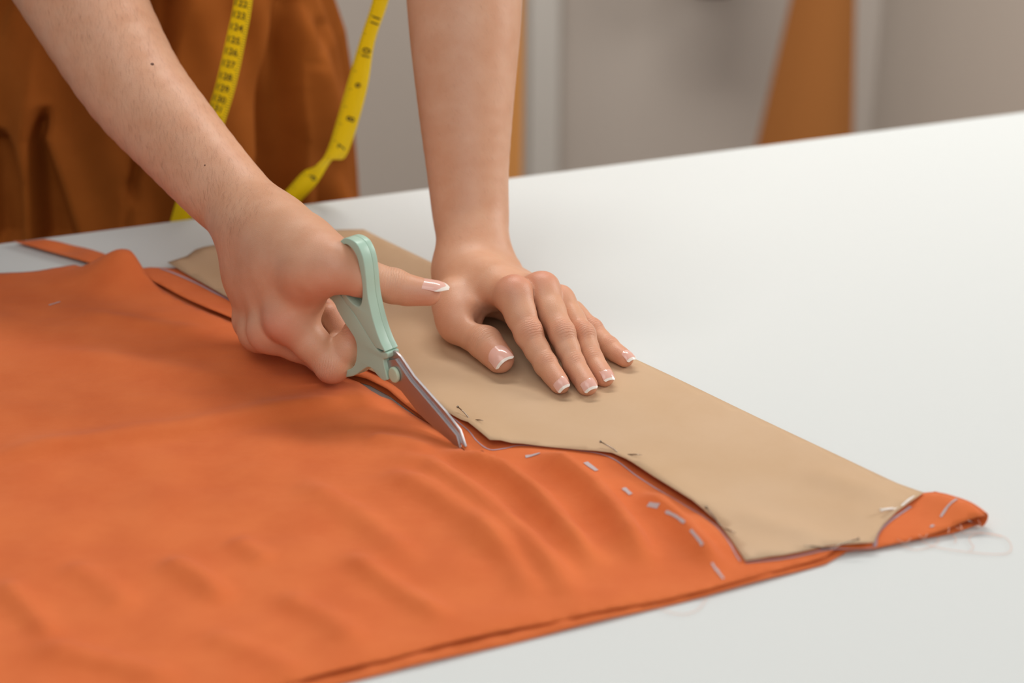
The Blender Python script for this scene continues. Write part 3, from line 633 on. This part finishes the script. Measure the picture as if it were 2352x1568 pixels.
# upper arms, shoulders and trunk (under the clothes, above the picture) in a coarse grid
UB = Arm(); LE, RE = FL[-1][0], GL[-1][0]
shL, shR = V3(-.14, .40, .50), V3(-.50, .36, .50)
UB.palm = [Cone(LE, .041, LE+(shL-LE)*.5, .043, .02), Cone(LE+(shL-LE)*.5, .043, shL, .05, .02), Cone(RE, .043, RE+(shR-RE)*.5, .044, .02), Cone(RE+(shR-RE)*.5, .044, shR, .05, .02),
           Cone(shL, .055, shR, .055, .04), Cone(V3(-.34, .40, .44), .085, V3(-.352, .44, .20), .085, .03, V3(.3, .9, 0), .75), Cone(V3(-.352, .445, .20), .085, V3(-.352, .45, 0), .10, .03, V3(.3, .9, 0), .8), Cone(V3(-.32, .37, .54), .05, V3(-.32, .34, .63), .048, .02), Cone(V3(-.32, .33, .70), .075, V3(-.32, .31, .76), .078, .02)]
Vs, Qs = [], []; nv = 0
for A, h, sm in ((LA, .001, 2), (RA, .001, 2), (UB, .008, 2)):
    lo, hi = bounds(A); D = A.grid(lo, hi, h); V, Q = surface_nets(D, lo, h, sm); Vs.append(V); Qs.append(Q+nv); nv += len(V); del D
V = np.concatenate(Vs); Q = np.concatenate(Qs)
me = bpy.data.meshes.new('body'); me.vertices.add(len(V)); me.vertices.foreach_set('co', V.astype(np.float32).ravel())
me.loops.add(len(Q)*4); me.loops.foreach_set('vertex_index', Q.astype(np.int32).ravel()); me.polygons.add(len(Q)); me.polygons.foreach_set('loop_start', np.arange(0, len(Q)*4, 4, dtype=np.int32)); me.update(calc_edges=True); me.validate()
fl = np.zeros(len(V), np.float32)
for p, r, a in LA.flush+RA.flush: fl = np.maximum(fl, a*np.exp(-((V-p)**2).sum(1)/(r*r)))
at_ = me.attributes.new('flush', 'FLOAT', 'POINT'); at_.data.foreach_set('value', fl)
cr = np.zeros(len(V), np.float32); al = np.zeros(len(V), np.float32)
for p, ax, r, a in LA.crease+RA.crease:
    m_ = a*np.exp(-(((V-p)**2).sum(1)/(r*r))**1.5); al = np.where(m_ > cr, (V-p)@ax, al); cr = np.maximum(cr, m_)
for nm, arr in (('crease', cr), ('along', al)): at_ = me.attributes.new(nm, 'FLOAT', 'POINT'); at_.data.foreach_set('value', arr.astype(np.float32))
body = link('body', me, M['skin'], person)
print('BODY verts', len(V), [round(float(x[:, 2].min()), 4) for x in Vs])

# fine hairs on the forearms and a mole
nrm = np.zeros((len(V), 3)); fa = V[Q]; fn = np.cross(fa[:, 2]-fa[:, 0], fa[:, 3]-fa[:, 1])
for k in range(4): np.add.at(nrm, Q[:, k], fn)
nrm /= np.linalg.norm(nrm, axis=1)[:, None]+1e-12
def hairs(ids, axis, lean, count, ln, wd):
    HV = []; HF = []
    for i in rng.choice(ids, count):
        p = V[i]; n_ = nrm[i]; d0 = axis+lean*(.6+.8*rng.random())+rng.normal(0, .22, 3); d0 = unit(d0-n_*(d0@n_)); L0 = ln*(.6+.7*rng.random()); side = unit(np.cross(d0, n_)); b0 = len(HV)
        for k in range(4):
            s = k/3; c_ = p+d0*L0*s+n_*(L0*(.22*s-.12*s*s))+side*L0*.10*s*s*rng.normal(); w0 = wd*(1-.8*s); HV += [c_-side*w0, c_+side*w0]
        for k in range(3): HF.append((b0+2*k, b0+2*k+1, b0+2*k+3, b0+2*k+2))
    return HV, HF
n0 = len(Vs[0]); n1 = n0+len(Vs[1]); facing = ((V-CAM)*nrm).sum(1) < 0
axR = unit(RW_-GL[5][0]); axL = unit(LW-FL[5][0])
idR = np.nonzero(facing & (np.arange(len(V)) >= n0) & (np.arange(len(V)) < n1) & (((V-RW_)@axR) < .008))[0]
idL = np.nonzero(facing & (np.arange(len(V)) < n0) & (((V-LW)@axL) < .0))[0]
HV, HF = hairs(idR, axR, V3(-.45, 0, -.5), 5200, .0058, .000028); HV2, HF2 = hairs(idL, axL, V3(.5, 0, 0), 900, .004, .000022)
tag(mesh('arm_hair', HV+HV2, HF+[tuple(i+len(HV) for i in f) for f in HF2], M['hair'], body), 'fine short brown hairs on the forearms', kind='stuff')
rel = V[n0:n1]-CAM; dp = rel@FWD; uu = 1176+FPX*(rel@RGT)/dp; vv = 784-FPX*(rel@UPV)/dp
for (u, v_), r in (((353, 142), .0012), ((467, 376), .0006), ((137, 430), .0005)):
    cnd = np.nonzero((np.hypot(uu-u, vv-v_) < 6) & facing[n0:n1])[0]
    if len(cnd):
        i = cnd[np.argmin(dp[cnd])]+n0; bm = bmesh.new(); bmesh.ops.create_uvsphere(bm, u_segments=12, v_segments=8, radius=r, matrix=Matrix.Translation(V[i])@Vector(nrm[i]).to_track_quat('Z', 'Y').to_matrix().to_4x4()@Matrix.Diagonal((1, 1, .35, 1))); from_bm('mole', bm, M['mole'], body)
# nails: curved plates with a white free edge
def nail(J2, J3, up, r, spec):
    t = unit(J3-J2); lat = np.cross(t, up); up = unit(up-lat*0); side = spec.get('side', 0)
    up = unit(up*math.cos(side)+lat*math.sin(side)); lat = np.cross(t, up); ln = spec['l']; fr = spec['free']; nu_, nv_ = 28, 44; V = []; F = []; mi = []
    end = J3+t*(r*.98); R_ = r*1.00
    for j in range(nv_+1):
        q = j/nv_; s = -ln+(ln+fr)*q
        wd = .86*spec['w']*(1-.10*(1-q)**2)
        if q < .18: wd *= math.sqrt(max(.0, 1-((.18-q)/.18)**2))*.55+.45
        if spec.get('point'): 
            if q > .6: wd *= 1-.80*((q-.6)/.4)**1.6
        elif q > .86: wd *= 1-.35*((q-.86)/.14)**2
        for i in range(nu_+1):
            a = (i/nu_*2-1)*wd*1.12
            drop = -.0030*max(0, q-.5)**2*4+(.0004 if q > .06 else -.0003)
            p = end+t*s+lat*(R_*math.sin(a)*.93)+up*(R_*math.cos(a)*.80-.0000+drop+.0009)
            V.append(p)
    for j in range(nv_):
        for i in range(nu_):
            F.append((j*(nu_+1)+i, j*(nu_+1)+i+1, (j+1)*(nu_+1)+i+1, (j+1)*(nu_+1)+i)); mi.append(1 if (ln+fr)*(j+.5)/nv_ > ln-.0008+.0012+(.0022 if spec.get('point') else 0)-(.006*abs(i/nu_*2-1+.08)**2 if spec.get('point') else 0) else 0)
    o = mesh('fingernail', V, F, [M['nail'], M['nail_tip']], body); o.data.polygons.foreach_set('material_index', mi); o.data.update()
    md = o.modifiers.new('thick', 'SOLIDIFY'); md.thickness = .0005; md.offset = -1; sb = o.modifiers.new('sub', 'SUBSURF'); sb.levels = 1; sb.render_levels = 1
for a in NAILS: nail(*a)

# ------------------------------------------------------------------ clothing
GC = V3(-.352, .445); GA = math.atan2(ED[1], ED[0])
YF = .30
def gpx(u, v): p = at_y(u, v, YF); return p[0], p[2]
# pleats: (left edge, right edge, depth): sunken bands between two seams
BANDS = [([(640, -40), (612, 190), (598, 370), (590, 520)], [(700, -40), (690, 200), (706, 330), (704, 520)], .028),
         ([(88, 250), (74, 320), (80, 420), (90, 560)], [(110, 250), (96, 320), (140, 450), (175, 560)], .038),
         ([(-60, 300), (-40, 380), (-40, 560)], [(10, 300), (42, 420), (44, 560)], .032),
         ([(330, -40), (345, 40), (355, 110)], [(420, -40), (402, 60), (385, 130)], .03),
         ([(318, 340), (308, 400), (300, 430)], [(330, 330), (322, 400), (312, 430)], .02),
         ([(765, 330), (745, 420), (740, 500)], [(800, 330), (792, 420), (785, 500)], .024)]
LINES = [([(700, -40), (690, 100), (692, 210), (706, 320), (706, 500)], .007, .0035), ([(640, -40), (614, 190), (600, 360)], .006, .0035), ([(92, 90), (86, 130), (62, 280), (55, 420), (60, 560)], .005, .008),
         ([(500, -40), (470, 120), (440, 300)], .004, .018), ([(560, 150), (540, 300), (545, 480)], .003, .02), ([(760, -40), (765, 120), (775, 300)], .006, .02), ([(200, 260), (220, 400), (215, 560)], .004, .03), ([(300, 430), (290, 520)], -.003, .004), ([(30, -20), (0, 70)], -.003, .004), ([(740, 60), (715, 140)], -.004, .006)]
def garment():
    nz, na = 150, 560; zs = np.concatenate([np.linspace(-.88, -.06, 26)[:-1], np.linspace(-.06, .22, nz), np.linspace(.22, .50, 22)[1:]])
    th = np.linspace(0, 2*math.pi, na, endpoint=False); th = th+.42*np.sin(th-math.pi)*0
    Zg, Tg = np.meshgrid(zs, th, indexing='ij')
    rx = np.interp(zs, [-.88, -.5, -.1, -.02, .03, .08, .14, .22, .34, .46, .5], [.30, .25, .215, .208, .207, .200, .182, .162, .165, .185, .17])[:, None]
    ry = np.interp(zs, [-.88, -.3, 0, .14, .24, .4, .5], [.26, .18, .150, .140, .12, .13, .11])[:, None]
    lx = rx*np.cos(Tg); ly = ry*np.sin(Tg); ca, sa = math.cos(GA*.6), math.sin(GA*.6)
    Xg = GC[0]+lx*ca-ly*sa; Yg = GC[1]+lx*sa+ly*ca-.12*np.clip(Zg-.2, 0, 1)
    nx = np.cos(Tg)/rx; ny = np.sin(Tg)/ry; nl = np.hypot(nx, ny); nx, ny = nx/nl, ny/nl; NX = nx*ca-ny*sa; NY = nx*sa+ny*ca
    front = np.clip(-NY*3+.3, 0, 1); dz = np.clip((Zg+.30)/.2, 0, 1)*np.clip((.4-Zg)/.15, 0, 1)
    d = .006*np.sin(9*Tg+2*np.sin(5*Zg))*dz+.003*np.sin(23*Tg+20*Zg)*dz
    # what a band looks like is given at the distance of the front of the garment
    k = (YF-CAM[1])/(Yg-CAM[1]); Xp = Xg*k; Zp = CAM[2]+(Zg-CAM[2])*k
    for l, r, a in BANDS:
        L_ = np.array([gpx(*q) for q in l]); R_ = np.array([gpx(*q) for q in r]); o_ = np.argsort(L_[:, 1]); o2 = np.argsort(R_[:, 1])
        xl = np.interp(Zp, L_[o_, 1], L_[o_, 0]); xr = np.interp(Zp, R_[o2, 1], R_[o2, 0]); s = .0045
        f = 1/(1+np.exp(np.clip(-(Xp-xl)/s*2.2, -40, 40)))/(1+np.exp(np.clip((Xp-xr)/s*2.2, -40, 40)))
        zlo, zhi = min(L_[:, 1].min(), R_[:, 1].min()), max(L_[:, 1].max(), R_[:, 1].max()); f = f*np.clip((zhi-Zp)/.02+.2, 0, 1)*np.clip((Zp-zlo)/.02+1, 0, 1)
        d = d-a*f*front
    for l, a, wd in LINES:
        L_ = [gpx(*q) for q in l]; dd, tt, sg = seg_dist(Xp, Zp, L_); d = d+a*np.exp(-(dd/wd)**2)*front
    Xg = Xg+NX*d; Yg = Yg+NY*d
    V = np.stack([Xg, Yg, Zg], -1).reshape(-1, 3); F = []
    for i in range(len(zs)-1):
        for k_ in range(na): F.append((i*na+k_, i*na+(k_+1) % na, (i+1)*na+(k_+1) % na, (i+1)*na+k_))
    F.append(tuple(range(na))[::-1])
    o = mesh('clothing', V, F, M['garment'], person); tag(o, 'brown pleated clothing')
garment()

# ------------------------------------------------------------------ tape measure hanging from the neck
def tape():
    root = empty('tape_measure', tuple(at_y(700, 420, .27))); tag(root, 'yellow tape measure hanging in front of the brown clothing', 'tape measure')
    def run(name, C, W, ys, n=8):
        c_ = spline([np.array([u, v, y, 0]) for (u, v), y in zip(C, ys)], n); w_ = spline([np.array([a, b_, e, 0]) for a, b_, e in W], n); V = []; F = []; mid = []
        for i in range(len(c_)):
            u, v, y, _ = c_[i]; a = w_[i]; L_ = at_y(u-a[0]/2, v-a[1]/2, y-a[2]/2); R_ = at_y(u+a[0]/2, v+a[1]/2, y+a[2]/2); V += [L_, (L_+R_)/2, R_]; mid.append(((L_+R_)/2, R_-L_))
        for i in range(len(c_)-1):
            for k in range(2): F.append((i*3+k, i*3+k+1, i*3+k+4, i*3+k+3))
        o = mesh(name, V, F, M['tape'], root); md = o.modifiers.new('thick', 'SOLIDIFY'); md.thickness = .0006; return mid
    CL = [(600, -700), (572, -160), (559, 0), (542, 90), (521, 186), (501, 255), (470, 350), (440, 430), (415, 510), (385, 620)]
    WL = [(44, 10, 0), (42, 10, 0), (41, 10, 0), (43, 11, 0), (44, 12, 0), (42, 16, 0), (42, 18, 0), (44, 18, 0), (44, 16, 0), (44, 16, 0)]
    YL = [.225, .245, .248, .249, .249, .248, .246, .244, .242, .241]
    ml = run('tape_band', CL, WL, YL)
    CR = [(930, -700), (890, -90), (874, 0), (844, 93), (818, 206), (776, 345), (745, 372), (712, 408), (675, 448), (630, 500), (590, 560)]
    WR = [(46, 10, 0), (40, 12, 0), (34, 10, 0), (33, 9, 0), (46, 14, 0), (43, 16, 0), (34, -12, .012), (30, 28, 0), (28, 30, 0), (28, 30, 0), (30, 30, 0)]
    YR = [.225, .244, .248, .250, .254, .262, .268, .274, .278, .281, .283]
    mr = run('tape_band', CR, WR, YR)
    def text(s, pos, right, upd, size):
        cu = bpy.data.curves.new('num', 'FONT'); cu.body = s; cu.size = size; cu.align_x = 'CENTER'; cu.align_y = 'CENTER'; cu.extrude = .00005; cu.offset = .0001
        ob = bpy.data.objects.new('num', cu); COL.objects.link(ob); bpy.context.view_layer.update(); dg = bpy.context.evaluated_depsgraph_get()
        me_ = bpy.data.meshes.new_from_object(ob.evaluated_get(dg)); bpy.data.objects.remove(ob); bpy.data.curves.remove(cu)
        r_ = unit(right); u_ = unit(upd-r_*(upd@r_)); n_ = np.cross(r_, u_)
        if n_@FWD > 0: pass
        me_.transform(Matrix(((r_[0], u_[0], n_[0], pos[0]), (r_[1], u_[1], n_[1], pos[1]), (r_[2], u_[2], n_[2], pos[2]), (0, 0, 0, 1)))); link('printed_number', me_, M['ink'], root, False)
    def on(mid, v):
        best = None
        for i in range(len(mid)-1):
            f = lambda p: 784-FPX*((p-CAM)@UPV)/((p-CAM)@FWD)
            a, b_ = f(mid[i][0]), f(mid[i+1][0])
            if a <= v <= b_: t = (v-a)/(b_-a); return mid[i][0]+(mid[i+1][0]-mid[i][0])*t, mid[i][1], unit(mid[i+1][0]-mid[i][0])
        return mid[-1][0], mid[-1][1], unit(mid[-1][0]-mid[-2][0])
    toward = -FWD
    for k, v in enumerate((10, 37, 65, 94, 121, 149, 178, 205, 230, 251, 275)):
        p, w_, t = on(ml, v); text(str(122+k), p-w_*.12+toward*.0012, w_, -t, .0074)
        q = p+t*.0048; 
    for s, v in (('11', 47), ('10', 122), ('9', 196), ('8', 272), ('7', 336), ('6', 405)):
        p, w_, t = on(mr, v); text(s, p+w_*.14+toward*.0012, -t if s != '6' else t, -w_ if s != '6' else -w_, .0092)
    V = []; F = []
    for mid, step, sd in ((ml, .002, 1), (mr, .003175, -1)):
        acc = 0
        for i in range(len(mid)-1):
            a, wa = mid[i]; b_, wb = mid[i+1]; ln = np.linalg.norm(b_-a); t = unit(b_-a); s = (-acc) % step
            while s < ln:
                w_ = wa+(wb-wa)*s/ln; p = a+t*s+toward*.0009; e0 = p+w_*.49*sd; e1 = p+w_*(.33 if int((acc+s)/step+.5) % 5 else .2)*sd; n0 = len(V)
                V += [e0-t*.00022, e0+t*.00022, e1+t*.00022, e1-t*.00022]; F.append((n0, n0+1, n0+2, n0+3)); s += step
            acc += ln
    tag(mesh('tick_marks', V, F, M['ink'], root, False), kind='stuff')
tape()
